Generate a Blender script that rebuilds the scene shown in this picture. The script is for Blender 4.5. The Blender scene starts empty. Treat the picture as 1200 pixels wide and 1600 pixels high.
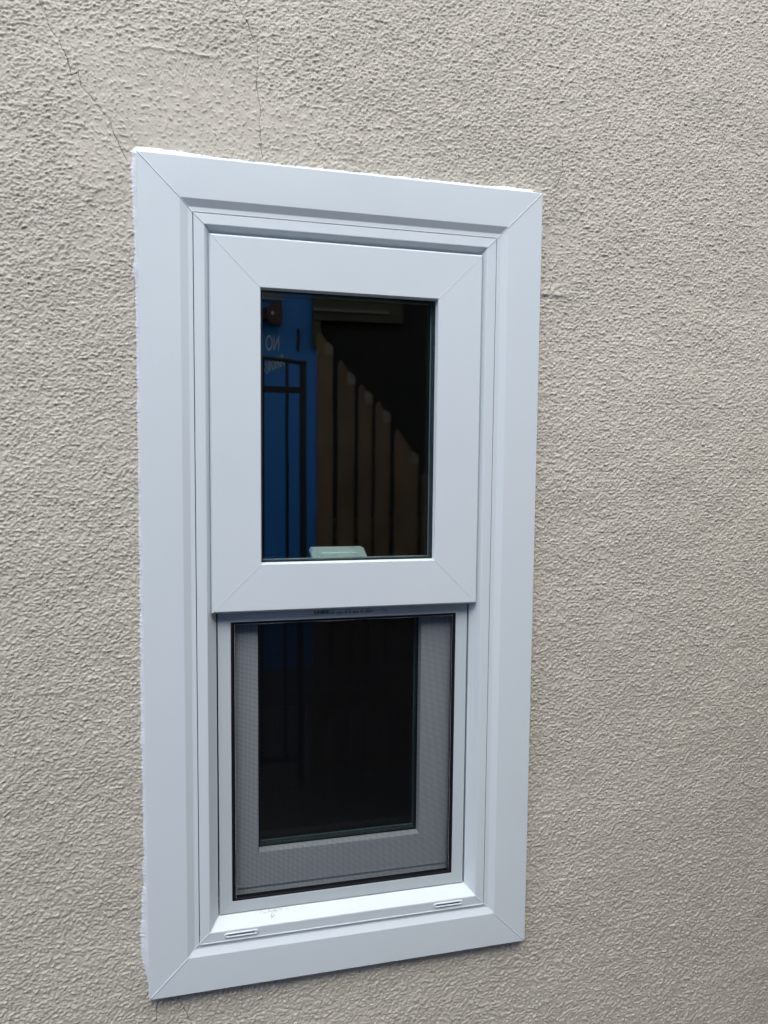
import bpy, math, random
import numpy as np
from mathutils import Matrix, Vector

random.seed(7)
S = bpy.context.scene
COL = S.collection

# ------------------------------------------------------------------ camera
ZO = 0.675                       # height of the window's bottom edge above the path
cam_d = bpy.data.cameras.new("camera")
cam = bpy.data.objects.new("camera", cam_d)
COL.objects.link(cam)
right = Vector((0.9718998, -0.2352081, 0.0093727))
down = Vector((-0.0076873, -0.0715099, -0.9974103))
fwd = Vector((0.2352692, 0.9693108, -0.0713085))
M = Matrix((right, -down, -fwd)).transposed().to_4x4()
M.translation = Vector((0.0964, -1.095 - 0.02, 0.8259 + ZO))
cam.matrix_world = M
cam_d.sensor_fit = 'HORIZONTAL'
cam_d.sensor_width = 36.0
cam_d.lens = 36.0 * 1123.8 / 1200.0
cam_d.clip_start = 0.02
cam_d.clip_end = 500
S.camera = cam

# ------------------------------------------------------------------ light
W = bpy.data.worlds.new("World")
S.world = W
W.use_nodes = True
nt = W.node_tree
for n in list(nt.nodes):
    nt.nodes.remove(n)
sky = nt.nodes.new("ShaderNodeTexSky")
sky.sky_type = 'NISHITA'
sky.sun_disc = False
sky.sun_elevation = math.radians(54)
sky.sun_rotation = math.radians(190)
sky.air_density = 1.0
sky.dust_density = 3.0
sky.ozone_density = 1.0
bg = nt.nodes.new("ShaderNodeBackground")
bg.inputs[1].default_value = 0.15
wo = nt.nodes.new("ShaderNodeOutputWorld")
bw = nt.nodes.new("ShaderNodeRGBToBW")               # thin cloud takes most of the blue out of the sky
mixs = nt.nodes.new("ShaderNodeMix"); mixs.data_type = 'RGBA'; mixs.inputs[0].default_value = 0.62
nt.links.new(sky.outputs[0], bw.inputs[0])
nt.links.new(sky.outputs[0], mixs.inputs[6]); nt.links.new(bw.outputs[0], mixs.inputs[7])
nt.links.new(mixs.outputs[2], bg.inputs[0])
nt.links.new(bg.outputs[0], wo.inputs[0])

sd = bpy.data.lights.new("sun", 'SUN')
sd.energy = 0.5
sd.angle = math.radians(80)
sd.color = (0.96, 0.99, 1.0)
sun = bpy.data.objects.new("sun", sd)
COL.objects.link(sun)
el, az = math.radians(54), math.radians(190)
sv = Vector((math.sin(az) * math.cos(el), math.cos(az) * math.cos(el), math.sin(el)))
sun.rotation_euler = sv.to_track_quat('Z', 'Y').to_euler()

S.view_settings.view_transform = 'Standard'
S.view_settings.look = 'None'
S.view_settings.gamma = 1.0
S.view_settings.exposure = 1.43
S.render.engine = 'CYCLES'


# ------------------------------------------------------------------ materials
def mat(name):
    m = bpy.data.materials.new(name)
    m.use_nodes = True
    t = m.node_tree
    p = t.nodes["Principled BSDF"]
    return m, t, p


def N(t, kind, **kw):
    n = t.nodes.new(kind)
    for k, v in kw.items():
        setattr(n, k, v)
    return n


def noise(t, scale, detail=3.0, rough=0.5, vec=None, dist=0.0):
    n = N(t, "ShaderNodeTexNoise")
    n.inputs["Scale"].default_value = scale
    n.inputs["Detail"].default_value = detail
    n.inputs["Roughness"].default_value = rough
    n.inputs["Distortion"].default_value = dist
    if vec is not None:
        t.links.new(vec, n.inputs["Vector"])
    return n


def ramp(t, fac, stops):
    r = N(t, "ShaderNodeValToRGB")
    e = r.color_ramp.elements
    e[0].position, e[0].color = stops[0][0], tuple(stops[0][1]) + (1,)
    e[1].position, e[1].color = stops[1][0], tuple(stops[1][1]) + (1,)
    for pos, c in stops[2:]:
        x = e.new(pos)
        x.color = tuple(c) + (1,)
    t.links.new(fac, r.inputs[0])
    return r


def simple(name, col, rough=0.5, var=0.06, scale=8.0, bump=0.0, bscale=300.0, spec=0.5, metal=0.0):
    m, t, p = mat(name)
    co = N(t, "ShaderNodeTexCoord")
    n = noise(t, scale, 5.0, 0.6, co.outputs["Object"])
    lo = [c * (1 - var) for c in col]
    hi = [min(1, c * (1 + var)) for c in col]
    r = ramp(t, n.outputs[0], [(0.3, lo), (0.7, hi)])
    t.links.new(r.outputs[0], p.inputs["Base Color"])
    p.inputs["Roughness"].default_value = rough
    p.inputs["Specular IOR Level"].default_value = spec
    p.inputs["Metallic"].default_value = metal
    if bump > 0:
        b = N(t, "ShaderNodeBump")
        b.inputs["Strength"].default_value = 1.0
        b.inputs["Distance"].default_value = bump
        n2 = noise(t, bscale, 4.0, 0.6, co.outputs["Object"])
        t.links.new(n2.outputs[0], b.inputs["Height"])
        t.links.new(b.outputs[0], p.inputs["Normal"])
    return m


def vinyl(name, col=(0.60, 0.665, 0.70), streak=(30, 30, 30), dirt=0.0, rough=0.38):
    m, t, p = mat(name)
    co = N(t, "ShaderNodeTexCoord")
    n = noise(t, 5.0, 4.0, 0.55, co.outputs["Object"])
    r = ramp(t, n.outputs[0], [(0.3, [c * 0.975 for c in col]), (0.7, col)])
    # a few tiny specks of dirt
    sp = noise(t, 420.0, 1.0, 0.5, co.outputs["Object"])
    spr = ramp(t, sp.outputs[0], [(0.795, (0, 0, 0)), (0.83, (1, 1, 1))])
    mix = N(t, "ShaderNodeMix", data_type='RGBA')
    mix.inputs[7].default_value = (0.22, 0.20, 0.18, 1)
    mul = N(t, "ShaderNodeMath", operation='MULTIPLY')
    mul.inputs[1].default_value = 0.6
    t.links.new(spr.outputs[0], mul.inputs[0])
    t.links.new(mul.outputs[0], mix.inputs[0])
    t.links.new(r.outputs[0], mix.inputs[6])
    t.links.new(mix.outputs[2], p.inputs["Base Color"])
    rr = ramp(t, noise(t, 14.0, 5.0, 0.6, co.outputs["Object"]).outputs[0], [(0.3, (rough - 0.07,) * 3), (0.7, (rough + 0.08,) * 3)])
    t.links.new(rr.outputs[0], p.inputs["Roughness"])
    p.inputs["Specular IOR Level"].default_value = 0.45
    b = N(t, "ShaderNodeBump")
    b.inputs["Distance"].default_value = 0.0006
    b.inputs["Strength"].default_value = 0.35
    t.links.new(noise(t, 22.0, 2.0, 0.5, co.outputs["Object"]).outputs[0], b.inputs["Height"])
    t.links.new(b.outputs[0], p.inputs["Normal"])
    return m


M_vinyl = vinyl("white_vinyl")
M_alu = vinyl("grey_white_screen_frame", (0.49, 0.55, 0.57), rough=0.42)
M_spline = simple("black_rubber", (0.006, 0.006, 0.009), 0.6, 0.2, 60, spec=0.15)
M_thread = simple("fibreglass_thread", (0.004, 0.004, 0.006), 0.6, 0.15, 40, spec=0.15)
M_glint = simple("painted_thread_glint", (0.66, 0.67, 0.67), 0.6, 0.25, 300)  # pale colour carries the glint along the mesh edge
M_spacer = simple("glass_spacer", (0.016, 0.042, 0.046), 0.35, 0.1, 30)
M_sealline = simple("grey_teal_seal", (0.16, 0.22, 0.22), 0.5, 0.1, 30)
M_ink = simple("black_print_ink", (0.02, 0.02, 0.025), 0.5, 0.1, 30)
M_lock = simple("pale_lock_plastic", (0.70, 0.78, 0.76), 0.4, 0.05, 30)
M_void = simple("shaded_slot", (0.16, 0.17, 0.18), 0.8, 0.2, 30)  # grey stands in for the shade inside the weep slots


def sill_vinyl():
    """white vinyl with a red-brown scuff near the left of the sill"""
    m = vinyl("white_sill_vinyl")
    t = m.node_tree
    p = t.nodes["Principled BSDF"]
    src = p.inputs["Base Color"].links[0].from_socket
    geo = N(t, "ShaderNodeTexCoord")
    sx = N(t, "ShaderNodeSeparateXYZ")
    t.links.new(geo.outputs["Object"], sx.inputs[0])

    def band(sock, c, w):
        a = N(t, "ShaderNodeMath", operation='SUBTRACT'); a.inputs[1].default_value = c
        t.links.new(sock, a.inputs[0])
        b = N(t, "ShaderNodeMath", operation='ABSOLUTE'); t.links.new(a.outputs[0], b.inputs[0])
        d = N(t, "ShaderNodeMapRange"); d.inputs[1].default_value = 0; d.inputs[2].default_value = w
        d.inputs[3].default_value = 1; d.inputs[4].default_value = 0
        t.links.new(b.outputs[0], d.inputs[0])
        return d.outputs[0]
    bx = band(sx.outputs[0], 0.190, 0.035)
    bz = band(sx.outputs[2], ZO + 0.1030, 0.0022)
    m1 = N(t, "ShaderNodeMath", operation='MULTIPLY'); t.links.new(bx, m1.inputs[0]); t.links.new(bz, m1.inputs[1])
    bx2 = band(sx.outputs[0], 0.189, 0.006)
    bz2 = band(sx.outputs[2], ZO + 0.0985, 0.005)
    m2 = N(t, "ShaderNodeMath", operation='MULTIPLY'); t.links.new(bx2, m2.inputs[0]); t.links.new(bz2, m2.inputs[1])
    ad = N(t, "ShaderNodeMath", operation='MAXIMUM'); t.links.new(m1.outputs[0], ad.inputs[0]); t.links.new(m2.outputs[0], ad.inputs[1])
    nz = noise(t, 500, 4, 0.7, geo.outputs["Object"])
    rr = ramp(t, nz.outputs[0], [(0.48, (0, 0, 0)), (0.62, (1, 1, 1))])
    mm = N(t, "ShaderNodeMath", operation='MULTIPLY'); t.links.new(ad.outputs[0], mm.inputs[0]); t.links.new(rr.outputs[0], mm.inputs[1])
    m3 = N(t, "ShaderNodeMath", operation='MULTIPLY'); m3.inputs[1].default_value = 1.3; m3.use_clamp = True
    t.links.new(mm.outputs[0], m3.inputs[0])
    mix = N(t, "ShaderNodeMix", data_type='RGBA')
    mix.inputs[7].default_value = (0.20, 0.10, 0.09, 1)
    t.links.new(m3.outputs[0], mix.inputs[0]); t.links.new(src, mix.inputs[6])
    t.links.new(mix.outputs[2], p.inputs["Base Color"])
    return m


M_sill = sill_vinyl()


def glass_mat(name, ior):
    m, t, p = mat(name)
    t.nodes.remove(p)
    out = t.nodes["Material Output"]
    fr = N(t, "ShaderNodeFresnel")
    ge = N(t, "ShaderNodeNewGeometry")
    io = N(t, "ShaderNodeMapRange"); io.inputs[3].default_value = ior; io.inputs[4].default_value = 1.0 / ior
    t.links.new(ge.outputs["Backfacing"], io.inputs[0]); t.links.new(io.outputs[0], fr.inputs[0])
    tr = N(t, "ShaderNodeBsdfTransparent"); tr.inputs[0].default_value = (0.955, 0.985, 0.975, 1)
    gl = N(t, "ShaderNodeBsdfGlossy"); gl.inputs["Roughness"].default_value = 0.012
    gl.inputs[0].default_value = (1.0, 1.0, 1.0, 1)
    co = N(t, "ShaderNodeTexCoord")
    b = N(t, "ShaderNodeBump"); b.inputs["Distance"].default_value = 0.0004; b.inputs["Strength"].default_value = 0.25
    t.links.new(noise(t, 6.0, 1.0, 0.5, co.outputs["Object"]).outputs[0], b.inputs["Height"])
    t.links.new(b.outputs[0], gl.inputs["Normal"])
    mx = N(t, "ShaderNodeMixShader")
    t.links.new(fr.outputs[0], mx.inputs[0]); t.links.new(tr.outputs[0], mx.inputs[1]); t.links.new(gl.outputs[0], mx.inputs[2])
    # dust specks on the pane
    sp = noise(t, 330.0, 0.0, 0.5, co.outputs["Object"])
    spr = ramp(t, sp.outputs[0], [(0.880, (0, 0, 0)), (0.905, (1, 1, 1))])
    df = N(t, "ShaderNodeBsdfDiffuse"); df.inputs[0].default_value = (0.4, 0.38, 0.35, 1)
    m2 = N(t, "ShaderNodeMixShader")
    mul = N(t, "ShaderNodeMath", operation='MULTIPLY'); mul.inputs[1].default_value = 0.5
    t.links.new(spr.outputs[0], mul.inputs[0])
    t.links.new(mul.outputs[0], m2.inputs[0]); t.links.new(mx.outputs[0], m2.inputs[1]); t.links.new(df.outputs[0], m2.inputs[2])
    t.links.new(m2.outputs[0], out.inputs[0])
    return m


M_glass = glass_mat("coated_window_glass", 1.72)
M_glass_low = glass_mat("dimmed_window_glass", 1.45)  # same glass, mirror strength lowered to dim the lower pane's reflection


def stucco_mat():
    m, t, p = mat("beige_stucco")
    co = N(t, "ShaderNodeTexCoord")
    big = noise(t, 1.6, 4, 0.55, co.outputs["Object"])
    r = ramp(t, big.outputs[0], [(0.3, (0.476, 0.446, 0.381)), (0.7, (0.530, 0.498, 0.427))])
    mid = noise(t, 30, 5, 0.65, co.outputs["Object"])
    r2 = ramp(t, mid.outputs[0], [(0.3, (0.94, 0.94, 0.935)), (0.7, (1.03, 1.03, 1.035))])
    mx = N(t, "ShaderNodeMix", data_type='RGBA', blend_type='MULTIPLY'); mx.inputs[0].default_value = 1
    t.links.new(r.outputs[0], mx.inputs[6]); t.links.new(r2.outputs[0], mx.inputs[7])
    # hairline cracks: signed distance stored on the mesh
    a = N(t, "ShaderNodeAttribute"); a.attribute_name = "crack_side"
    ab = N(t, "ShaderNodeMath", operation='ABSOLUTE'); t.links.new(a.outputs["Fac"], ab.inputs[0])
    wn = noise(t, 60, 2, 0.5, co.outputs["Object"])
    wr = N(t, "ShaderNodeMapRange"); wr.inputs[1].default_value = 0.3; wr.inputs[2].default_value = 0.7
    wr.inputs[3].default_value = 0.00014; wr.inputs[4].default_value = 0.00056
    t.links.new(wn.outputs[0], wr.inputs[0])
    dv = N(t, "ShaderNodeMath", operation='DIVIDE'); t.links.new(ab.outputs[0], dv.inputs[0]); t.links.new(wr.outputs[0], dv.inputs[1])
    lt = N(t, "ShaderNodeMapRange"); lt.inputs[1].default_value = 0.8; lt.inputs[2].default_value = 1.6
    lt.inputs[3].default_value = 1; lt.inputs[4].default_value = 0
    t.links.new(dv.outputs[0], lt.inputs[0])
    u = N(t, "ShaderNodeAttribute"); u.attribute_name = "crack_near"
    mk = N(t, "ShaderNodeMath", operation='MULTIPLY'); t.links.new(lt.outputs[0], mk.inputs[0]); t.links.new(u.outputs["Fac"], mk.inputs[1])
    mc = N(t, "ShaderNodeMix", data_type='RGBA'); mc.inputs[7].default_value = (0.13, 0.11, 0.09, 1)
    t.links.new(mk.outputs[0], mc.inputs[0]); t.links.new(mx.outputs[2], mc.inputs[6])
    # pinholes
    ph = noise(t, 260, 0, 0.5, co.outputs["Object"])
    pr = ramp(t, ph.outputs[0], [(0.865, (0, 0, 0)), (0.885, (1, 1, 1))])
    mp = N(t, "ShaderNodeMix", data_type='RGBA'); mp.inputs[7].default_value = (0.05, 0.045, 0.04, 1)
    t.links.new(pr.outputs[0], mp.inputs[0]); t.links.new(mc.outputs[2], mp.inputs[6])
    t.links.new(mp.outputs[2], p.inputs["Base Color"])
    p.inputs["Roughness"].default_value = 0.62
    p.inputs["Specular IOR Level"].default_value = 0.35
    b = N(t, "ShaderNodeBump"); b.inputs["Distance"].default_value = 0.0006; b.inputs["Strength"].default_value = 0.6
    t.links.new(noise(t, 420, 5, 0.65, co.outputs["Object"]).outputs[0], b.inputs["Height"])
    t.links.new(b.outputs[0], p.inputs["Normal"])
    return m


M_stucco = stucco_mat()


# ------------------------------------------------------------------ object helpers
def link(name, verts, faces, material, parent=None, smooth=False):
    me = bpy.data.meshes.new(name)
    me.from_pydata([tuple(v) for v in verts], [], faces)
    me.materials.append(material)
    me.update()
    if smooth:
        me.shade_smooth()
    o = bpy.data.objects.new(name, me)
    COL.objects.link(o)
    if parent is not None:
        o.parent = parent
        o.matrix_parent_inverse = Matrix.Translation(-world_loc(parent))
    return o


def world_loc(o):
    return Vector(o.get("_base", tuple(o.location)))


def empty(name, loc, parent=None):
    o = bpy.data.objects.new(name, None)
    o.empty_display_size = 0.1
    COL.objects.link(o)
    if parent is None:
        o.location = loc
        o["_base"] = tuple(loc)
    else:
        o.parent = parent
        base = Vector(parent["_base"])
        o.location = Vector(loc) - base
        o["_base"] = tuple(loc)
    return o


def tag(o, label, cat, kind=None, group=None):
    o["label"] = label
    o["category"] = cat
    if kind:
        o["kind"] = kind
    if group:
        o["group"] = group


class MB:
    def __init__(self):
        self.v, self.f = [], []

    def box(self, x0, x1, y0, y1, z0, z1):
        n = len(self.v)
        self.v += [(x0, y0, z0), (x1, y0, z0), (x1, y1, z0), (x0, y1, z0), (x0, y0, z1), (x1, y0, z1), (x1, y1, z1), (x0, y1, z1)]
        self.f += [tuple(n + i for i in q) for q in ((0, 3, 2, 1), (4, 5, 6, 7), (0, 1, 5, 4), (1, 2, 6, 5), (2, 3, 7, 6), (3, 0, 4, 7))]
        return self

    def bevbox(self, x0, x1, y0, y1, z0, z1, b):
        """box whose front (-y) face is bevelled"""
        n = len(self.v)
        self.v += [(x0, y1, z0), (x1, y1, z0), (x1, y1, z1), (x0, y1, z1),
                   (x0, y0 + b, z0), (x1, y0 + b, z0), (x1, y0 + b, z1), (x0, y0 + b, z1),
                   (x0 + b, y0, z0 + b), (x1 - b, y0, z0 + b), (x1 - b, y0, z1 - b), (x0 + b, y0, z1 - b)]
        self.f += [tuple(n + i for i in q) for q in ((0, 3, 2, 1), (8, 9, 10, 11))]
        for a in (0, 4):
            for i in range(4):
                j = (i + 1) % 4
                self.f.append((n + a + i, n + a + j, n + a + 4 + j, n + a + 4 + i))
        return self

    def prism(self, pts, y0, y1):
        """extrude an (x,z) polygon from y0 to y1"""
        n, k = len(self.v), len(pts)
        self.v += [(x, y0, z) for x, z in pts] + [(x, y1, z) for x, z in pts]
        self.f.append(tuple(n + i for i in range(k)))
        self.f.append(tuple(n + k + i for i in reversed(range(k))))
        for i in range(k):
            j = (i + 1) % k
            self.f.append((n + i, n + k + i, n + k + j, n + j))
        return self

    def tube(self, pts, r, seg=6, r2=None):
        pts = [Vector(p) for p in pts]
        n0 = len(self.v)
        for i, p in enumerate(pts):
            d = (pts[min(i + 1, len(pts) - 1)] - pts[max(i - 1, 0)]).normalized()
            a = d.cross(Vector((0, 0, 1)) if abs(d.z) < 0.9 else Vector((1, 0, 0))).normalized()
            b = d.cross(a)
            rr = r if r2 is None else r + (r2 - r) * i / (len(pts) - 1)
            for k in range(seg):
                t = 2 * math.pi * k / seg
                self.v.append(tuple(p + a * math.cos(t) * rr + b * math.sin(t) * rr))
        for i in range(len(pts) - 1):
            for k in range(seg):
                q = (k + 1) % seg
                self.f.append((n0 + i * seg + k, n0 + i * seg + q, n0 + (i + 1) * seg + q, n0 + (i + 1) * seg + k))
        self.f.append(tuple(n0 + k for k in reversed(range(seg))))
        self.f.append(tuple(n0 + (len(pts) - 1) * seg + k for k in range(seg)))
        return self

    def build(self, name, m, parent=None, smooth=False):
        return link(name, self.v, self.f, m, parent, smooth)


def ring(names, l, r, b, t, prof, material, parent, gap=0.00025, mats=None):
    """four mitred rails round the rectangle l r b t (z measured from the window's bottom edge).
    prof: (inward offset, depth) with depth 0 on the casing face, growing into the wall"""
    sides = {'left': ((l, b), (l, t), (1, 0)), 'top': ((l, t), (r, t), (0, -1)), 'right': ((r, t), (r, b), (-1, 0)), 'bottom': ((r, b), (l, b), (0, 1))}
    out = {}
    for side, (p0, p1, inw) in sides.items():
        d = Vector((p1[0] - p0[0], p1[1] - p0[1])); L = d.length; d.normalize()
        nseg = 1
        V, F = [], []
        for (a, dep) in prof:
            for s in (a + gap, L - a - gap):
                x = p0[0] + d.x * s + inw[0] * a
                z = p0[1] + d.y * s + inw[1] * a
                V.append((x, dep - 0.02, z + ZO))
        n = len(prof)
        for i in range(n - 1):
            F.append((2 * i, 2 * i + 1, 2 * i + 3, 2 * i + 2))
        F.append((0, 2 * n - 2, 2 * n - 1, 1))                # back
        F.append(tuple(2 * i for i in range(n)))
        F.append(tuple(2 * i + 1 for i in reversed(range(n))))
        mm = (mats or {}).get(side, material)
        out[side] = link(names, V, F, mm, parent)
    return out


def corner_beads(l, r, b, t, prof, rad, lift, parent):
    """a thin weld bead follows the profile down each of the four mitres"""
    for sx, sz, x0, z0 in ((1, -1, l, t), (-1, -1, r, t), (1, 1, l, b), (-1, 1, r, b)):
        mb = MB()
        pts = []
        for i in range(len(prof) - 1):
            (a0, d0), (a1, d1) = prof[i], prof[i + 1]
            k = max(1, int(math.hypot(a1 - a0, d1 - d0) / 0.004))
            for q in range(k):
                u = q / k
                a, dd = a0 + (a1 - a0) * u, d0 + (d1 - d0) * u
                pts.append((x0 + sx * a + random.uniform(-1, 1) * 0.00008, dd - 0.02 - lift, z0 + sz * a + ZO + random.uniform(-1, 1) * 0.00008))
        a, dd = prof[-1]
        pts.append((x0 + sx * a, dd - 0.02 - lift, z0 + sz * a + ZO))
        mb.tube(pts, rad, 6)
        mb.build("weld_seam", M_vinyl, parent, True)


WW, HH = 0.62, 1.2565

# ------------------------------------------------------------------ stucco wall (a height field)
def lattice(ix, iz, seed):
    h = (ix.astype(np.int64) * 374761393 + iz.astype(np.int64) * 668265263 + seed * 2147483647) & 0xffffffff
    h = ((h ^ (h >> 13)) * 1274126177) & 0xffffffff
    h = (h ^ (h >> 16)) & 0xffffffff
    return h.astype(np.float64) / 4294967296.0


def perlin(x, z, seed):
    ix, iz = np.floor(x), np.floor(z)
    fx, fz = x - ix, z - iz
    ux, uz = fx * fx * fx * (fx * (fx * 6 - 15) + 10), fz * fz * fz * (fz * (fz * 6 - 15) + 10)
    res = 0
    for dx in (0, 1):
        for dz in (0, 1):
            a = lattice(ix + dx, iz + dz, seed) * 2 * np.pi
            g = np.cos(a) * (fx - dx) + np.sin(a) * (fz - dz)
            res = res + g * (ux if dx else 1 - ux) * (uz if dz else 1 - uz)
    return res * 1.5


def chips(x, z, size, seed, keep):
    """scattered crumbs of render: each lattice cell may hold one, of its own size, height and squareness"""
    gx, gz = x / size, z / size
    ix, iz = np.floor(gx), np.floor(gz)
    best = np.zeros(x.shape)
    for dx in (-1, 0, 1):
        for dz in (-1, 0, 1):
            cx, cz = ix + dx, iz + dz
            r1 = lattice(cx, cz, seed); r2 = lattice(cx, cz, seed + 1); r3 = lattice(cx, cz, seed + 2); r4 = lattice(cx, cz, seed + 3)
            px, pz = gx - cx - 0.15 - 0.7 * r1, gz - cz - 0.15 - 0.7 * r2
            t = (r4 - 0.4) * 1.6
            c, s_ = np.cos(t), np.sin(t)
            u, v = (px * c + pz * s_) * (0.75 + 0.35 * r3), (-px * s_ + pz * c) * 1.25
            d = np.abs(u) ** 2.6 + np.abs(v) ** 2.6
            rad = 0.10 + 0.16 * r3
            top = (0.35 + 0.65 * r4) * (1 - sstep(0.30, 1.0, d / rad))
            best = np.maximum(best, np.where(r1 * 0.5 + r2 * 0.5 < keep, top, 0))
    return best


def sstep(a, b, x):
    t = np.clip((x - a) / (b - a), 0, 1)
    return t * t * (3 - 2 * t)


def gauss(x, z, cx, cz, sx, sz, rot=0.0):
    c, s = math.cos(rot), math.sin(rot)
    u, v = (x - cx) * c + (z - cz) * s, -(x - cx) * s + (z - cz) * c
    return np.exp(-(u / sx) ** 2 - (v / sz) ** 2)


CRACKS = [
    [ (-0.1246, 1.4501), (-0.1185, 1.4326), (-0.1109, 1.4119), (-0.1013, 1.4014), (-0.0911, 1.3773), (-0.0857, 1.3558), (-0.0782, 1.3620), (-0.0727, 1.3429), (-0.0612, 1.3297), (-0.0505, 1.3172), (-0.0364, 1.2997), (-0.0299, 1.2786), (-0.0216, 1.2619), (-0.0141, 1.2486) ],
    [ (0.1355, 1.4898), (0.1436, 1.4786), (0.1563, 1.4591), (0.1591, 1.4469), (0.1692, 1.4322), (0.1700, 1.4053), (0.1681, 1.3734), (0.1745, 1.3424), (0.1716, 1.3147), (0.1762, 1.2739) ],
    [ (0.0418, -0.0185), (0.0513, -0.0361), (0.0579, -0.0533), (0.0674, -0.0785) ],
    [ (0.0120, -0.0196), (0.0088, -0.0443), (0.0047, -0.0647) ],
    [ (0.6537, 1.2682), (0.6490, 1.2718), (0.6556, 1.2836), (0.6641, 1.3048), (0.6614, 1.3198), (0.6747, 1.3365) ],
]


def seg_dist(x, z, pts):
    best = np.full(x.shape, 9.0); side = np.full(x.shape, 1.0)
    for (x0, z0), (x1, z1) in zip(pts[:-1], pts[1:]):
        dx, dz = x1 - x0, z1 - z0
        L2 = dx * dx + dz * dz
        t = np.clip(((x - x0) * dx + (z - z0) * dz) / L2, 0, 1)
        d = np.hypot(x - x0 - t * dx, z - z0 - t * dz)
        s = np.sign((x - x0) * dz - (z - z0) * dx)
        m = d < best
        best = np.where(m, d, best); side = np.where(m, s, side)
    return best, side


def stucco_height(x, z):
    """metres above the wall plane; z is measured from the window's bottom edge"""
    def grain(ang, k, sc_):
        """broken, pebbly relief drawn out along one direction"""
        c, sn = math.cos(ang), math.sin(ang)
        u, v = wx * c + wz * sn, -wx * sn + wz * c
        return perlin(u * 105 * sc_, v * 150 * sc_, k) + 0.75 * perlin(u * 215 * sc_ + 3, v * 290 * sc_, k + 1)
    wx = x + 0.0035 * perlin(x * 60, z * 60, 1); wz = z + 0.0035 * perlin(x * 60 + 9, z * 60, 2)
    turn = sstep(-0.25, 0.35, perlin(x * 2.2 + 3, z * 2.2, 11) + 0.9 * sstep(0.6, 1.1, x) * sstep(1.2, 0.4, z) - 0.25)
    fr = grain(0.10, 3, 1.85) * (1 - turn) + grain(0.62, 23, 1.70) * turn
    low = sstep(0.45, 0.05, z + 0.15 * perlin(x * 4, z * 4, 27))
    fr = fr * (1 - low) + grain(0.30, 43, 1.42) * low
    n3 = perlin(x * 560, z * 620, 5)
    nb = perlin(x * 190 + 7, z * 210 + 3, 12)
    dens = 0.22 * perlin(x * 14, z * 14, 6) + 0.16 * perlin(x * 3.1 + 2, z * 3.1, 7)
    smooth = (gauss(x, z, 0.00, 1.30, 0.17, 0.10, -0.5) + 0.8 * gauss(x, z, 0.20, 1.33, 0.16, 0.04)
              + 0.9 * gauss(x, z, 0.08, 1.385, 0.10, 0.035) + 0.5 * gauss(x, z, 0.66, 1.18, 0.05, 0.06)
              + 0.5 * gauss(x, z, -0.05, 1.14, 0.08, 0.06))
    smooth = np.clip(smooth, 0, 1)
    f = fr + 0.45 * n3 + dens + 0.06 - 0.50 * smooth
    wj, vj = x + 0.0011 * perlin(x * 330, z * 330, 51), z + 0.0011 * perlin(x * 330 + 4, z * 330, 52)
    ck = np.clip(0.56 + dens * 0.9 - 0.55 * smooth, 0.0, 1.0)
    cr = np.maximum(chips(wj, vj, 0.0054, 61, ck), 0.85 * chips(wj + 0.4, vj, 0.0039, 71, ck))
    h = 0.00045 * sstep(-0.08, 0.62, f) + 0.0003 * np.clip(f, -0.6, 0.9) + 0.00130 * cr
    h += sstep(0.40, 0.58, nb + 0.055 + 0.03 * smooth) * 0.0010                 # single proud knobs
    h += 0.00022 * n3 * (1 - 0.6 * smooth)
    h += 0.0005 * perlin(x * 70, z * 75, 8)
    h += 0.0012 * perlin(x * 12, z * 12, 9) + 0.0020 * perlin(x * 3.3, z * 3.3, 10)
    # trowel scratches and the smeared patch with a raised lip
    sc = smooth * (0.5 + 0.5 * perlin(x * 14, z * 14, 13))
    h += 0.00022 * sc * np.sin((x * 0.8 + z * 0.6) * 1300 + 4 * perlin(x * 30, z * 30, 14))
    arc = np.hypot(x - 0.42, z - 1.27)
    pm = gauss(x, z, 0.075, 1.385, 0.065, 0.022)
    h += 0.0003 * pm * np.sin(arc * 1500 + 3 * perlin(x * 25, z * 25, 15))
    lipz = 1.408 + 0.004 * perlin(x * 60, x * 0, 16) - 0.02 * (x - 0.05)
    h += 0.0012 * np.exp(-((z - lipz) / 0.0022) ** 2) * sstep(-0.015, 0.02, x) * sstep(0.16, 0.07, x)
    lip2 = 1.1015 + 0.003 * perlin(x * 90, x * 0 + 4, 17)
    h += 0.0018 * sstep(lip2 - 0.003, lip2 + 0.001, z) * np.exp(-((z - lip2) / 0.012) ** 2) * sstep(0.70, 0.655, x) * sstep(0.60, 0.62, x)
    return h


def axis(lo, hi, a, b, step):
    mid = list(np.arange(a, b, step))
    left, x, s = [], a, step
    while x > lo:
        s = min(s * 1.12, 0.4); x -= s; left.append(max(x, lo))
    rt, x, s = [], mid[-1], step
    while x < hi:
        s = min(s * 1.12, 0.4); x += s; rt.append(min(x, hi))
    return np.array(left[::-1] + mid + rt)


STEP = 0.00115
xs = axis(-3.0, 4.0, -0.27, 1.20, STEP)
zs = axis(-ZO, 2.9, -0.33, 1.68, STEP)
X, Z = np.meshgrid(xs, zs, indexing='ij')
Hh = stucco_height(X, Z)
near = ((X > -0.3) & (X < 1.25) & (Z > -0.36) & (Z < 1.72))
Hh = np.where(near, Hh, Hh * 0.9)
WX = 0.0016 * perlin(X * 95, Z * 95, 81) + 0.0007 * perlin(X * 260, Z * 260, 82)
WZ = 0.0014 * perlin(X * 95 + 5, Z * 95, 83)
ud = np.full(X.shape, 9.0); sg = np.ones(X.shape)
for c in CRACKS:
    d, s = seg_dist(X + WX, Z + WZ, c)
    m = d < ud
    ud = np.where(m, d, ud); sg = np.where(m, s, sg)
Hh -= 0.0007 * np.exp(-(ud / 0.0014) ** 2)
nx, nz = X.shape
co = np.empty((nx * nz, 3), dtype=np.float32)
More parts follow.
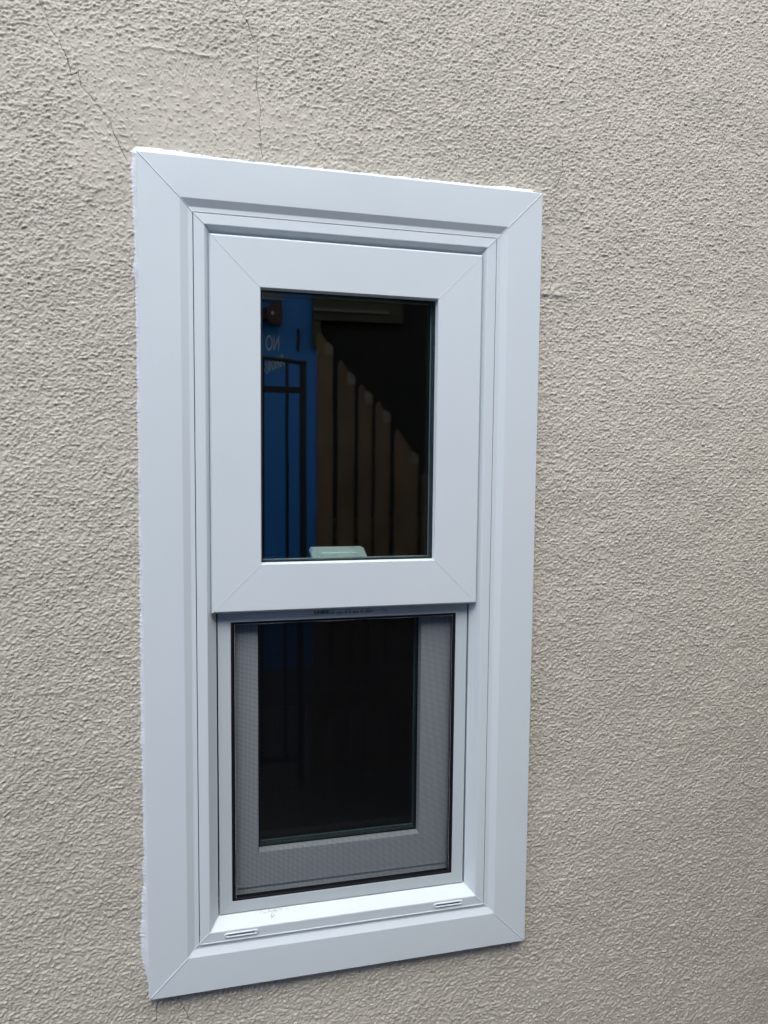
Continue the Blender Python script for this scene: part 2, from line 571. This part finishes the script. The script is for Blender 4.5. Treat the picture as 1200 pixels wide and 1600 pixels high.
co[:, 0] = X.ravel(); co[:, 1] = -Hh.ravel(); co[:, 2] = Z.ravel() + ZO
idx = np.arange(nx * nz).reshape(nx, nz)
xc = (xs[:-1] + xs[1:]) / 2; zc = (zs[:-1] + zs[1:]) / 2
keep = ~((xc[:, None] > 0.03) & (xc[:, None] < WW - 0.03) & (zc[None, :] > 0.03) & (zc[None, :] < HH - 0.03))
q = np.stack([idx[:-1, :-1], idx[1:, :-1], idx[1:, 1:], idx[:-1, 1:]], -1)[keep]
me = bpy.data.meshes.new("stucco_wall")
me.vertices.add(nx * nz); me.vertices.foreach_set("co", co.ravel())
me.loops.add(q.size); me.loops.foreach_set("vertex_index", q.ravel().astype(np.int32))
me.polygons.add(len(q)); me.polygons.foreach_set("loop_start", (np.arange(len(q)) * 4).astype(np.int32))
me.polygons.foreach_set("use_smooth", np.ones(len(q), dtype=bool))
me.update(calc_edges=True)
a1 = me.attributes.new("crack_side", 'FLOAT', 'POINT'); a1.data.foreach_set("value", (ud * sg).astype(np.float32).ravel())
a2 = me.attributes.new("crack_near", 'FLOAT', 'POINT'); a2.data.foreach_set("value", (ud < 0.006).astype(np.float32).ravel())
me.materials.append(M_stucco)
wall = bpy.data.objects.new("stucco_wall", me)
COL.objects.link(wall)
tag(wall, "rough beige stucco wall with hairline cracks, surrounding the white window", "wall", "thing")

# ------------------------------------------------------------------ window
win = empty("window", (WW / 2, 0.0, ZO))
tag(win, "white vinyl sliding sash window with mitred casing and insect screen in stucco wall", "window", "thing")

# casing
P_cas = [(0.0, 0.026), (0.0, 0.0012), (0.0012, 0.0), (0.016, -0.0001), (0.030, -0.00012), (0.044, -0.0001), (0.0575, 0.0), (0.0583, 0.0002),
         (0.0680, 0.0052), (0.0690, 0.0054), (0.0749, 0.0052), (0.0752, 0.0056), (0.0752, 0.026)]
ring("casing_rail", 0, WW, 0, HH, P_cas, M_vinyl, win)
# inner frame
P_frm = [(0.0763, 0.026), (0.0763, 0.0050), (0.0766, 0.0046), (0.0905, 0.0040), (0.0917, 0.0044), (0.0922, 0.0052), (0.1045, 0.0235), (0.1045, 0.075), (0.0760, 0.075)]
ring("frame_rail", 0, WW, 0, HH, P_frm, M_vinyl, win, mats={'bottom': M_sill})
corner_beads(0, WW, 0, HH, P_cas[2:-2] + P_frm[2:7], 0.0007, 0.0001, win)
# raised thin lip in front of the sill joint
MB().box(0.0765, WW - 0.0765, -0.0170, -0.0145, ZO + 0.0744, ZO + 0.0758).build("sill_lip", M_vinyl, win)


def weep(x0, x1, z):
    mb = MB()
    r = 0.0036
    yb = 0.0042 - 0.02
    ring_pts, inner = [], []
    cx0, cx1 = x0 + r, x1 - r
    k = 8
    for i in range(k + 1):
        a = math.pi / 2 + math.pi * i / k
        ring_pts.append((cx0 + r * math.cos(a), z + r * math.sin(a)))
    for i in range(k + 1):
        a = -math.pi / 2 + math.pi * i / k
        ring_pts.append((cx1 + r * math.cos(a), z + r * math.sin(a)))
    outer = ring_pts
    n = len(outer)
    ins = []
    for (x, zz) in outer:
        sx = -1 if x < (x0 + x1) / 2 else 1
        cc = cx0 if sx < 0 else cx1
        ins.append((cc + (x - cc) * 0.38, z + (zz - z) * 0.42))
    V = []
    for lst, y in ((outer, yb), (outer, yb - 0.0012), ([(o[0] * .8 + i[0] * .2, o[1] * .8 + i[1] * .2) for o, i in zip(outer, ins)], yb - 0.0019),
                   ([(o[0] * .2 + i[0] * .8, o[1] * .2 + i[1] * .8) for o, i in zip(outer, ins)], yb - 0.0018), (ins, yb - 0.0010), (ins, yb - 0.0001)):
        V += [(x, y, zz + ZO) for x, zz in lst]
    F = []
    for a in range(5):
        for i in range(n):
            j = (i + 1) % n
            F.append((a * n + i, a * n + j, (a + 1) * n + j, (a + 1) * n + i))
    o = link("weep_cover", V, F, M_vinyl, win, True)
    s = MB()
    s.box(x0 + 0.006, x1 - 0.006, yb - 0.0003, yb + 0.0001, z + ZO - 0.0014, z + ZO + 0.0005)
    so = s.build("slot", M_void, None)
    so.parent = o
    return o


weep(0.1137, 0.1655, 0.0840)
weep(0.4550, 0.5062, 0.0843)

# upper sash
us = empty("sash", (WW / 2, 0.0, ZO + 0.594), win)
us["label"] = "upper sash"
P_us = [(0.0070, 0.036), (0.0070, 0.0215), (0.0, 0.0100), (0.0028, 0.0044), (0.0038, 0.0040), (0.0735, 0.0040), (0.0741, 0.0045), (0.0757, 0.0160), (0.0757, 0.036)]
# rectangle chosen so that the face's inner edge meets the measured glass opening
UL, UR, UB, UT = 0.0974, 0.5224, 0.5925, 1.1542
ring("sash_rail", UL, UR, UB, UT, P_us, M_vinyl, us, gap=0.00028)
corner_beads(UL, UR, UB, UT, P_us[2:7], 0.00042, 0.0, us)
gl, gr, gb, gt = UL + 0.0745, UR - 0.0745, UB + 0.0745, UT - 0.0745


def pane(l, r, b, t, d0, d1, parent, name="glass_pane", material=None):
    return MB().box(l, r, d0 - 0.02, d1 - 0.02, b + ZO, t + ZO).build(name, material or M_glass, parent)


pane(gl, gr, gb, gt, 0.0162, 0.0192, us)
pane(gl, gr, gb, gt, 0.0315, 0.0345, us)
P_sp = [(0.0, 0.0194), (0.0030, 0.0194), (0.0034, 0.0210), (0.0030, 0.0225), (0.0030, 0.0300), (0.0034, 0.0313), (0.0, 0.0313)]
ring("spacer_bar", gl, gr, gb, gt, P_sp, M_spacer, us, gap=0.0)
ring("pane_seal", gl, gr, gb, gt, [(0.0031, 0.0300), (0.0031, 0.0297), (0.0042, 0.0302), (0.0042, 0.0313), (0.0031, 0.0313)], M_sealline, us, gap=0.0)
# black glazing gasket
P_gk = [(0.0009, 0.0161), (0.0009, 0.0152), (0.0022, 0.0152), (0.0026, 0.0161)]
ring("gasket", gl, gr, gb, gt, P_gk, M_spline, us, gap=0.0)

# lower sash, behind the insect screen
ls = empty("sash", (WW / 2, 0.03, ZO + 0.132), win)
ls["label"] = "lower sash behind the insect screen"
P_ls = [(0.0, 0.078), (0.0, 0.0455), (0.0010, 0.0450), (0.0570, 0.0450), (0.0580, 0.0455), (0.0592, 0.0590), (0.0592, 0.078)]
LL, LR, LB, LT = 0.1108, 0.4977, 0.1320, 0.664
ring("sash_rail", LL, LR, LB, LT, P_ls, M_vinyl, ls, gap=0.00028)
g2 = (LL + 0.0585, LR - 0.0585, LB + 0.0585, LT - 0.0585)
pane(*g2, 0.0590, 0.0620, ls, material=M_glass_low)
pane(*g2, 0.0742, 0.0772, ls, material=M_glass_low)
ring("spacer_bar", *g2, [(a, d + 0.0428) for a, d in P_sp], M_spacer, ls, gap=0.0)
ring("gasket", *g2, [(a, d + 0.0428) for a, d in P_gk], M_spline, ls, gap=0.0)
ring("pane_seal", *g2, [(0.0031, 0.0728), (0.0031, 0.0725), (0.0042, 0.0730), (0.0042, 0.0741), (0.0031, 0.0741)], M_sealline, ls, gap=0.0)
# sash lock on top of the lower sash's top rail
mb = MB()
z0 = ZO + 0.6645
mb.prism([(0.252, z0), (0.346, z0), (0.3375, z0 + 0.0205), (0.2545, z0 + 0.0205), (0.2520, z0 + 0.0150), (0.2555, z0 + 0.004)], 0.0165, 0.040)
mb.bevbox(0.268, 0.328, 0.0150, 0.0165, z0 + 0.003, z0 + 0.014, 0.0008)
mb.build("sash_lock", M_lock, ls)

MB().box(0.1062, WW - 0.1062, 0.0275, 0.0545, ZO + 0.0950, ZO + 0.1319).build("inner_sill", M_vinyl, win)

# insect screen
sc = empty("insect_screen", (WW / 2, 0.0, ZO + 0.106), win)
SL, SR, SB, ST = 0.1066, 0.5125, 0.1060, 0.5938
P_sc = [(0.0, 0.0345), (0.0, 0.0246), (0.0005, 0.0241), (0.0185, 0.0241), (0.0193, 0.0244), (0.0199, 0.0256), (0.0199, 0.0345)]
ring("screen_frame", SL, SR, SB, ST, P_sc, M_alu, sc, gap=0.00012)
il, ir, ib, it = SL + 0.0199, SR - 0.0199, SB + 0.0180, ST - 0.0175
# pale channel lip under the spline, then the spline itself
P_spl = [(0.0, 0.0330), (0.0, 0.0250), (0.0008, 0.0244), (0.0036, 0.0244), (0.0050, 0.0254), (0.0054, 0.0330)]
ring("spline", SL + 0.0200, SR - 0.0200, SB + 0.0200 - 0.002, ST - 0.0200 + 0.0022, P_spl, M_spline, sc, gap=-0.0002)
ml, mr, mbm, mt = SL + 0.0250, SR - 0.0250, SB + 0.0230, ST - 0.0230
mbs = MB()
th = 0.000165
pitch = 0.00205
yy = 0.0275 - 0.02
k = 0
x = ml
while x < mr:
    j = random.uniform(-1, 1) * 0.00004
    mbs.box(x + j - th, x + j + th, yy - th, yy + th, mbm + ZO, mt + ZO)
    x += pitch
z = mbm
while z < mt:
    j = random.uniform(-1, 1) * 0.00004
    mbs.box(ml, mr, yy - th * 0.9 + 0.00002, yy + th * 0.9 + 0.00002, z + ZO + j - th, z + ZO + j + th)
    z += pitch
mbs.build("mesh", M_thread, sc)
# pale dashes paint the light caught where the mesh turns into the channel
mbh = MB()
for (a, b, fixed, vert) in ((ml, mr, mt - 0.0004, False), (mbm, mt, ml + 0.0003, True), (mbm, mt, mr - 0.0004, True)):
    s = a
    while s < b:
        w = 0.00040 + random.uniform(0, 1) * 0.00020
        if not vert:
            ww = 0.0015
        elif fixed < 0.3:
            ww = 0.0005
        else:
            ww = 0.00025
        wob = 0.0003 * math.sin(s * 60) + random.uniform(-1, 1) * 0.0001
        if vert:
            mbh.box(fixed - ww / 2 + wob, fixed + ww / 2 + wob, yy - 0.0009, yy - 0.0003, s + ZO, s + w * 1.5 + ZO)
        else:
            mbh.box(s, s + w * 1.3, yy - 0.0009, yy - 0.0003, fixed - ww / 2 + wob + ZO, fixed + ww / 2 + wob + ZO)
        s += pitch * 0.75
mbh.build("mesh_edge_glint", M_glint, sc)
# black print on the screen's top rail: a barcode and a line of tiny characters
mbp = MB()
py0, py1 = 0.0241 - 0.0202, 0.0241 - 0.01995
xb = 0.2560
while xb < 0.2790:
    w = random.choice((0.0004, 0.0004, 0.0008, 0.0012))
    mbp.box(xb, xb + w, py0, py1, ZO + 0.5815, ZO + 0.5880)
    xb += w + random.choice((0.0004, 0.0006, 0.0009))
xb = 0.2800
words = [(0.2800, 0.2880, 0.0030), (0.2915, 0.3020, 0.0024), (0.3050, 0.3095, 0.0034), (0.3125, 0.3150, 0.0034), (0.3185, 0.3280, 0.0028), (0.3310, 0.3350, 0.0030), (0.3380, 0.3510, 0.0030)]
for (a, b, hgt) in words:
    x = a
    while x < b:
        zb = ZO + 0.5816
        mbp.box(x, x + 0.0006, py0, py1, zb, zb + hgt)
        mbp.box(x + 0.0003, x + 0.0010, py0, py1, zb + random.choice((0, hgt * 0.45, hgt - 0.0005)), zb + random.choice((hgt * 0.45, hgt - 0.0005, hgt * 0.7)) + 0.0005)
        x += 0.0016
for (a, b) in ((0.2800, 0.2880), (0.3060, 0.3150), (0.3320, 0.3350), (0.3400, 0.3490)):
    x = a
    while x < b:
        mbp.box(x, x + 0.0006, py0, py1, ZO + 0.5862, ZO + 0.5874)
        x += 0.0012
mbp.box(0.3520, 0.3690, py0, py1, ZO + 0.5850, ZO + 0.58525)
mbp.box(0.3690, 0.3694, py0, py1, ZO + 0.5822, ZO + 0.5878)
mbp.box(0.3715, 0.3719, py0, py1, ZO + 0.5852, ZO + 0.5872)
mbp.box(0.3712, 0.3745, py0, py1, ZO + 0.5826, ZO + 0.5838)
mbp.build("printed_code", M_ink, sc)

# sealant smeared between casing and stucco
def seal():
    V, F = [], []
    n_c = 7

    def strip(P0, OUT, WID, S):
        """P0 points on the casing edge, OUT unit vectors away from it, WID widths, S arc length"""
        a = np.linspace(0, 1, n_c)[None, :]
        off = WID[:, None] * a - 0.0004
        xx = P0[:, :1] + OUT[:, :1] * off
        zz = P0[:, 1:] + OUT[:, 1:] * off
        hh = stucco_height(xx, zz)
        hs = np.pad(hh, ((8, 8), (0, 0)), mode='edge')
        hs = sum(hs[i:i + len(S)] for i in range(17)) / 17.0
        thick = (0.0075 * (1 - a) ** 2.2 + 0.0008 * (1 - a ** 3)) * np.minimum(1.0, WID[:, None] / 0.006)
        lump = perlin(S[:, None] * 160 + a * 3, S[:, None] * 0 + a * 2.2, 41) * 0.0002 * (1 - a)
        y = -(0.85 * hs + 0.15 * hh + 0.0003) - thick - lump
        y[:, -1] = -hh[:, -1] + 0.0012
        y[:, -2] = -hh[:, -2] - 0.00045 - 0.0003 * perlin(S * 300, S * 0 + 8, 35)
        base, n = len(V), len(S)
        for i in range(n):
            for c in range(n_c):
                V.append((xx[i, c], y[i, c], zz[i, c] + ZO))
        for i in range(n - 1):
            for c in range(n_c - 1):
                q = base + i * n_c + c
                F.append((q, q + n_c, q + n_c + 1, q + 1))

    def run(p0, p1, out, wfun):
        L = math.hypot(p1[0] - p0[0], p1[1] - p0[1]); n = int(L / 0.0009)
        u = np.linspace(0, 1, n + 1)
        P0 = np.stack([p0[0] + (p1[0] - p0[0]) * u, p0[1] + (p1[1] - p0[1]) * u], 1)
        s_ = u * L
        hid, vis = wfun(u)
        vis = vis * (1 + 0.30 * perlin(s_ * 40, s_ * 0 + 2.0, 31)) + 0.0005 * perlin(s_ * 330, s_ * 0 + 5.0, 33)
        w = np.maximum(hid + vis, 0.0008)
        strip(P0, np.tile(np.array(out, float), (n + 1, 1)), w, s_)

    g_ = lambda u, c, w: np.exp(-((u - c) / w) ** 2)
    # widths along each side, read off the photograph (the part the casing hides, the part that shows)
    run((0, 0.014), (0, HH), (-1, 0), lambda u: (0.0017, (0.0055 + 0.0070 * g_(u, 0.06, 0.07) + 0.0040 * g_(u, 1.0, 0.07) + 0.0030 * g_(u, 0.87, 0.007) + 0.0015 * g_(u, 0.35, 0.12)) * np.minimum(1, 0.1 + u * 28)))
    run((0, HH), (WW + 0.001, HH), (0, 1), lambda u: (0.0078 * np.minimum(1, (1 - u) * 40 + 0.2), (0.0032 + 0.0055 * g_(u, 0.04, 0.10) + 0.0030 * g_(u, 0.93, 0.05)) * np.minimum(1, (1 - u) * 40)))
    run((WW, 0.02), (WW, HH), (1, 0), lambda u: (0.0088 * np.minimum(1, (1 - u) * 60 + 0.3), -0.0004 + 0.0050 * g_(u, 0.957, 0.012) + 0.0030 * g_(u, 0.985, 0.006)))
    k = 30
    t = np.linspace(math.pi / 2, math.pi, k)
    OUT = np.stack([np.cos(t), np.sin(t)], 1)
    P0 = np.tile(np.array([[0.0004, HH - 0.0004]]), (k, 1))
    u = (t - math.pi / 2) / (math.pi / 2)
    strip(P0, OUT, 0.0160 * (1 - u) + 0.0112 * u + 0.0005 * np.sin(np.arange(k) * 1.7), u * 0.02 + 7.0)
    return V, F


V, F = seal()
link("sealant_bead", V, F, vinyl("white_sealant", (0.63, 0.67, 0.71), rough=0.55), win, True)

# ------------------------------------------------------------------ dark room behind the window
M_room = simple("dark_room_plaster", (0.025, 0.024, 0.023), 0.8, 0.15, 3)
mb = MB()
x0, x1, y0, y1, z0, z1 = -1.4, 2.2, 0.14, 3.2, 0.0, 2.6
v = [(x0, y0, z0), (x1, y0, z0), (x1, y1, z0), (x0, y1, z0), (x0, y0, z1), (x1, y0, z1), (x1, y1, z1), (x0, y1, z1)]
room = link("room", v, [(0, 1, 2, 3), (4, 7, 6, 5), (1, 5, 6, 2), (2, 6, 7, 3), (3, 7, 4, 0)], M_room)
room["kind"] = "structure"
# the wall's inner skin with the window opening, and the opening's lining
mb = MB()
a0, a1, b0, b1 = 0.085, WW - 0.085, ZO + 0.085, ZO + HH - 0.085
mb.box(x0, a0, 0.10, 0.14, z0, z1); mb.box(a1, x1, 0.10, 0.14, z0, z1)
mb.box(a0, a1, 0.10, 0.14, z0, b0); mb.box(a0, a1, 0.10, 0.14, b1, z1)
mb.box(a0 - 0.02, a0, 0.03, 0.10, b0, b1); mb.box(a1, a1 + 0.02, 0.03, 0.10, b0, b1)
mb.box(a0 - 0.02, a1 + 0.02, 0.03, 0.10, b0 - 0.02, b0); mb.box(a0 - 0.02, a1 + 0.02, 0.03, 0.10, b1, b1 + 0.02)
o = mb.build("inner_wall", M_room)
o["kind"] = "structure"

# ------------------------------------------------------------------ the yard across from the window (seen mirrored in the panes)
M_path = simple("grey_concrete_path", (0.085, 0.080, 0.074), 0.85, 0.12, 2.5, 0.002, 120)
v = [(-90, -90, 0), (90, -90, 0), (90, 90, 0), (-90, 90, 0)]
g = link("ground", [(-300, -300, -0.004), (300, -300, -0.004), (300, 300, -0.004), (-300, 300, -0.004)], [(0, 1, 2, 3)], simple("bare_earth", (0.12, 0.10, 0.075), 0.9, 0.2, 0.6))
g["kind"] = "structure"
g = link("path", [(-9, -3.9, 0.0), (9, -3.9, 0.0), (9, 0.0, 0.0), (-9, 0.0, 0.0)], [(0, 1, 2, 3)], M_path)
g["kind"] = "structure"

M_blue = simple("cobalt_blue_paint", (0.028, 0.22, 0.62), 0.5, 0.10, 1.3, 0.001, 90)
M_black = simple("black_gate_paint", (0.012, 0.013, 0.014), 0.4, 0.1, 20)
M_board = simple("weathered_brown_board", (0.165, 0.110, 0.070), 0.8, 0.28, 4.0, 0.001, 60)
t_ = M_board.node_tree
oi = t_.nodes.new("ShaderNodeObjectInfo")
hs = t_.nodes.new("ShaderNodeHueSaturation")
mr_ = t_.nodes.new("ShaderNodeMapRange"); mr_.inputs[3].default_value = 0.55; mr_.inputs[4].default_value = 1.15
pb = t_.nodes["Principled BSDF"]
src_ = pb.inputs["Base Color"].links[0].from_socket
t_.links.new(oi.outputs["Random"], mr_.inputs[0]); t_.links.new(mr_.outputs[0], hs.inputs["Value"])
t_.links.new(src_, hs.inputs["Color"]); t_.links.new(hs.outputs[0], pb.inputs["Base Color"])
M_cut = simple("pale_cut_board_end", (0.24, 0.205, 0.16), 0.8, 0.25, 20)
M_dark = simple("dark_stained_timber", (0.012, 0.010, 0.006), 0.85, 0.3, 3.0)
M_olive = simple("olive_brown_fascia", (0.060, 0.048, 0.022), 0.7, 0.2, 5.0)
M_trim = simple("pale_trim_edge", (0.16, 0.155, 0.13), 0.7, 0.2, 20)
M_red = simple("dark_red_lamp_housing", (0.055, 0.006, 0.007), 0.35, 0.2, 20)
M_white = simple("white_wall_paint", (0.70, 0.76, 0.78), 0.7, 0.3, 25)
M_grey = simple("grey_panel", (0.20, 0.25, 0.27), 0.6, 0.15, 6)

# blue building
bb = empty("blue_building", (-2.0, -3.91, 0))
tag(bb, "cobalt blue building wall mirrored at the left of the upper pane", "building", "thing")
MB().box(-5.5, 1.3, -6.5, -3.908, 0, 4.4).build("wall", M_blue, bb)
MB().box(-5.6, 1.35, -6.6, -3.83, 4.4, 4.5).build("roof", M_grey, bb)  # unseen top, raised to shade the lower part of the wall opposite
MB().box(0.10, 0.585, -3.908, -3.86, 2.575, 2.86).build("panel", M_grey, bb)


def text(body, name, x, z, size, y, material, parent, xs=1.0, tilt=0.0):
    c = bpy.data.curves.new(name, 'FONT')
    c.body = body; c.size = size; c.extrude = 0.002; c.align_x = 'CENTER'; c.align_y = 'CENTER'
    c.materials.append(material)
    o = bpy.data.objects.new(name, c)
    COL.objects.link(o)
    # faces the window (+y): letters read correctly to someone standing at the window
    R3 = Matrix(((-1, 0, 0), (0, 0, 1), (0, 1, 0))).to_4x4()
    o.parent = parent
    o.matrix_parent_inverse = Matrix.Translation(-Vector(parent["_base"]))
    o.matrix_basis = Matrix.Translation((x, y, z)) @ R3 @ Matrix.Rotation(tilt, 4, 'Z') @ Matrix.Diagonal((xs, 1, 1, 1))
    bpy.context.view_layer.update()
    me2 = bpy.data.meshes.new_from_object(o.evaluated_get(bpy.context.evaluated_depsgraph_get()))
    o2 = bpy.data.objects.new(name, me2)
    COL.objects.link(o2)
    o2.parent = parent; o2.matrix_parent_inverse = o.matrix_parent_inverse.copy(); o2.matrix_basis = o.matrix_basis.copy()
    bpy.data.objects.remove(o); bpy.data.curves.remove(c)
    return o2


text("NO", "lettering", 0.520, 2.290, 0.150, -3.904, M_white, bb, 0.40, 0.0)
text("PARKING", "lettering", 0.535, 2.150, 0.115, -3.904, M_white, bb, 0.34, -0.45)
mb = MB()
mb.tube([(0.694, -3.895, 2.40), (0.697, -3.895, 2.33), (0.690, -3.895, 2.27), (0.700, -3.895, 2.245)], 0.009)
mb.build("cable", M_black, bb)
# red alarm lamp on a bracket
al = empty("wall_lamp", (0.42, -3.908, 2.45))
tag(al, "dark red lamp on a black bracket mirrored at top left of upper pane", "lamp", "thing")
MB().prism([(0.475, 2.42), (0.50, 2.395), (0.565, 2.392), (0.575, 2.46), (0.568, 2.535), (0.50, 2.528), (0.47, 2.50)], -3.84, -3.74).build("housing", M_red, al)
MB().prism([(0.30, 2.40), (0.36, 2.40), (0.49, 2.44), (0.49, 2.515), (0.40, 2.49), (0.30, 2.46)], -3.908, -3.78).build("bracket", M_black, al)
MB().tube([(0.505, -3.741, 2.462), (0.505, -3.728, 2.462)], 0.010, 10).build("lens", M_white, al)

# black metal gate between the blue building and the fence
ga = empty("metal_gate", (0.0, -2.008, 0))
tag(ga, "black barred metal gate mirrored in front of the blue wall", "gate", "thing")
MB().box(0.478, 0.505, -2.03, -1.99, 0, 1.925).build("post", M_black, ga)
MB().box(-0.82, -0.79, -2.03, -1.99, 0, 1.925).build("post", M_black, ga)
mb = MB()
pts = []
for i in range(25):
    u = i / 24
    x = -0.80 + 1.29 * u
    pts.append((x, -2.01, 1.915 + 0.035 * math.sin(math.pi * u) ** 0.7))
mb.tube(pts, 0.010, 8).build("top_rail", M_black, ga)
MB().box(-0.79, 0.478, -2.017, -2.003, 1.785, 1.812).build("rail", M_black, ga)
MB().box(-0.79, 0.478, -2.017, -2.003, 0.12, 0.15).build("rail", M_black, ga)
x = 0.423
while x > -0.78:
    zt = 1.915 + 0.035 * max(0, math.sin(math.pi * (x + 0.8) / 1.29)) ** 0.7
    MB().tube([(x, -2.01, 0.13), (x, -2.01, zt)], 0.0075, 8).build("bar", M_black, ga)
    x -= 0.104

# timber fence with its tops stepping down
fe = empty("board_fence", (0.55, -2.0, 0))
tag(fe, "brown timber fence of upright boards stepping down, mirrored in upper pane", "fence", "thing")
bounds = [(0.552, 0.620, 2.055, 1.985), (0.644, 0.716, 1.935, 1.860), (0.738, 0.796, 1.835, 1.780), (0.812, 0.876, 1.762, 1.700), (0.902, 1.008, 1.640, 1.520), (1.030, 1.120, 1.450, 1.370), (1.135, 1.225, 1.350, 1.330)]
x = 1.24
while x < 6:
    bounds.append((x, x + 0.09, 1.33, 1.33)); x += 0.105
for i, (x0, x1, za, zb) in enumerate(bounds):
    dy = random.uniform(-0.006, 0.006)
    mb = MB()
    mb.prism([(x0, 0.03), (x1, 0.03), (x1, zb - 0.012), (x1 - 0.018, zb + 0.010), (x0 + 0.012, za), (x0, za - 0.02)], -2.018 + dy, -1.998 + dy)
    mb.build("board", M_board, fe)
    MB().prism([(x1 - 0.030, zb - 0.030), (x1 + 0.001, zb - 0.030), (x1 + 0.001, zb + 0.004), (x1 - 0.018, zb + 0.022), (x1 - 0.034, zb + 0.020)], -1.9985 + dy, -1.9955 + dy).build("cut_end", M_cut, fe)
MB().box(0.552, 6.0, -2.060, -2.026, 0.35, 0.44).build("rail", M_board, fe)
MB().box(0.552, 6.0, -2.060, -2.026, 1.15, 1.24).build("rail", M_board, fe)
# unseen fence return, added to darken the wall at the lower right
y = -0.02
while y > -1.95:
    MB().box(1.28, 1.30, y - 0.092, y, 0.03, 1.66 + random.uniform(-0.01, 0.01)).build("board", M_board, fe)
    y -= 0.098
MB().box(1.301, 1.335, -1.95, -0.02, 1.20, 1.29).build("rail", M_board, fe)
# dark timber shed behind the fence
sh = empty("timber_shed", (2.0, -3.4, 0))
tag(sh, "dark timber shed with an olive fascia board mirrored at top of pane", "shed", "thing")
MB().box(0.845, 6.5, -6.4, -3.88, 0, 4.0).build("wall", M_dark, sh)
MB().box(0.790, 1.42, -3.88, -3.82, 2.455, 3.10).build("fascia", M_olive, sh)
MB().box(0.790, 1.31, -3.82, -3.80, 2.512, 2.532).build("trim", M_trim, sh)
MB().box(0.790, 0.845, -3.880, -3.835, 2.27, 2.453).build("corner_board", M_olive, sh)
MB().box(0.78, 6.6, -6.6, -2.9, 4.0, 4.1).build("roof", M_dark, sh)  # unseen overhang, set high and deep to shade shed and wall opposite
MB().box(1.35, 6.5, -3.50, -3.36, 3.80, 3.92).build("gutter", M_dark, sh)
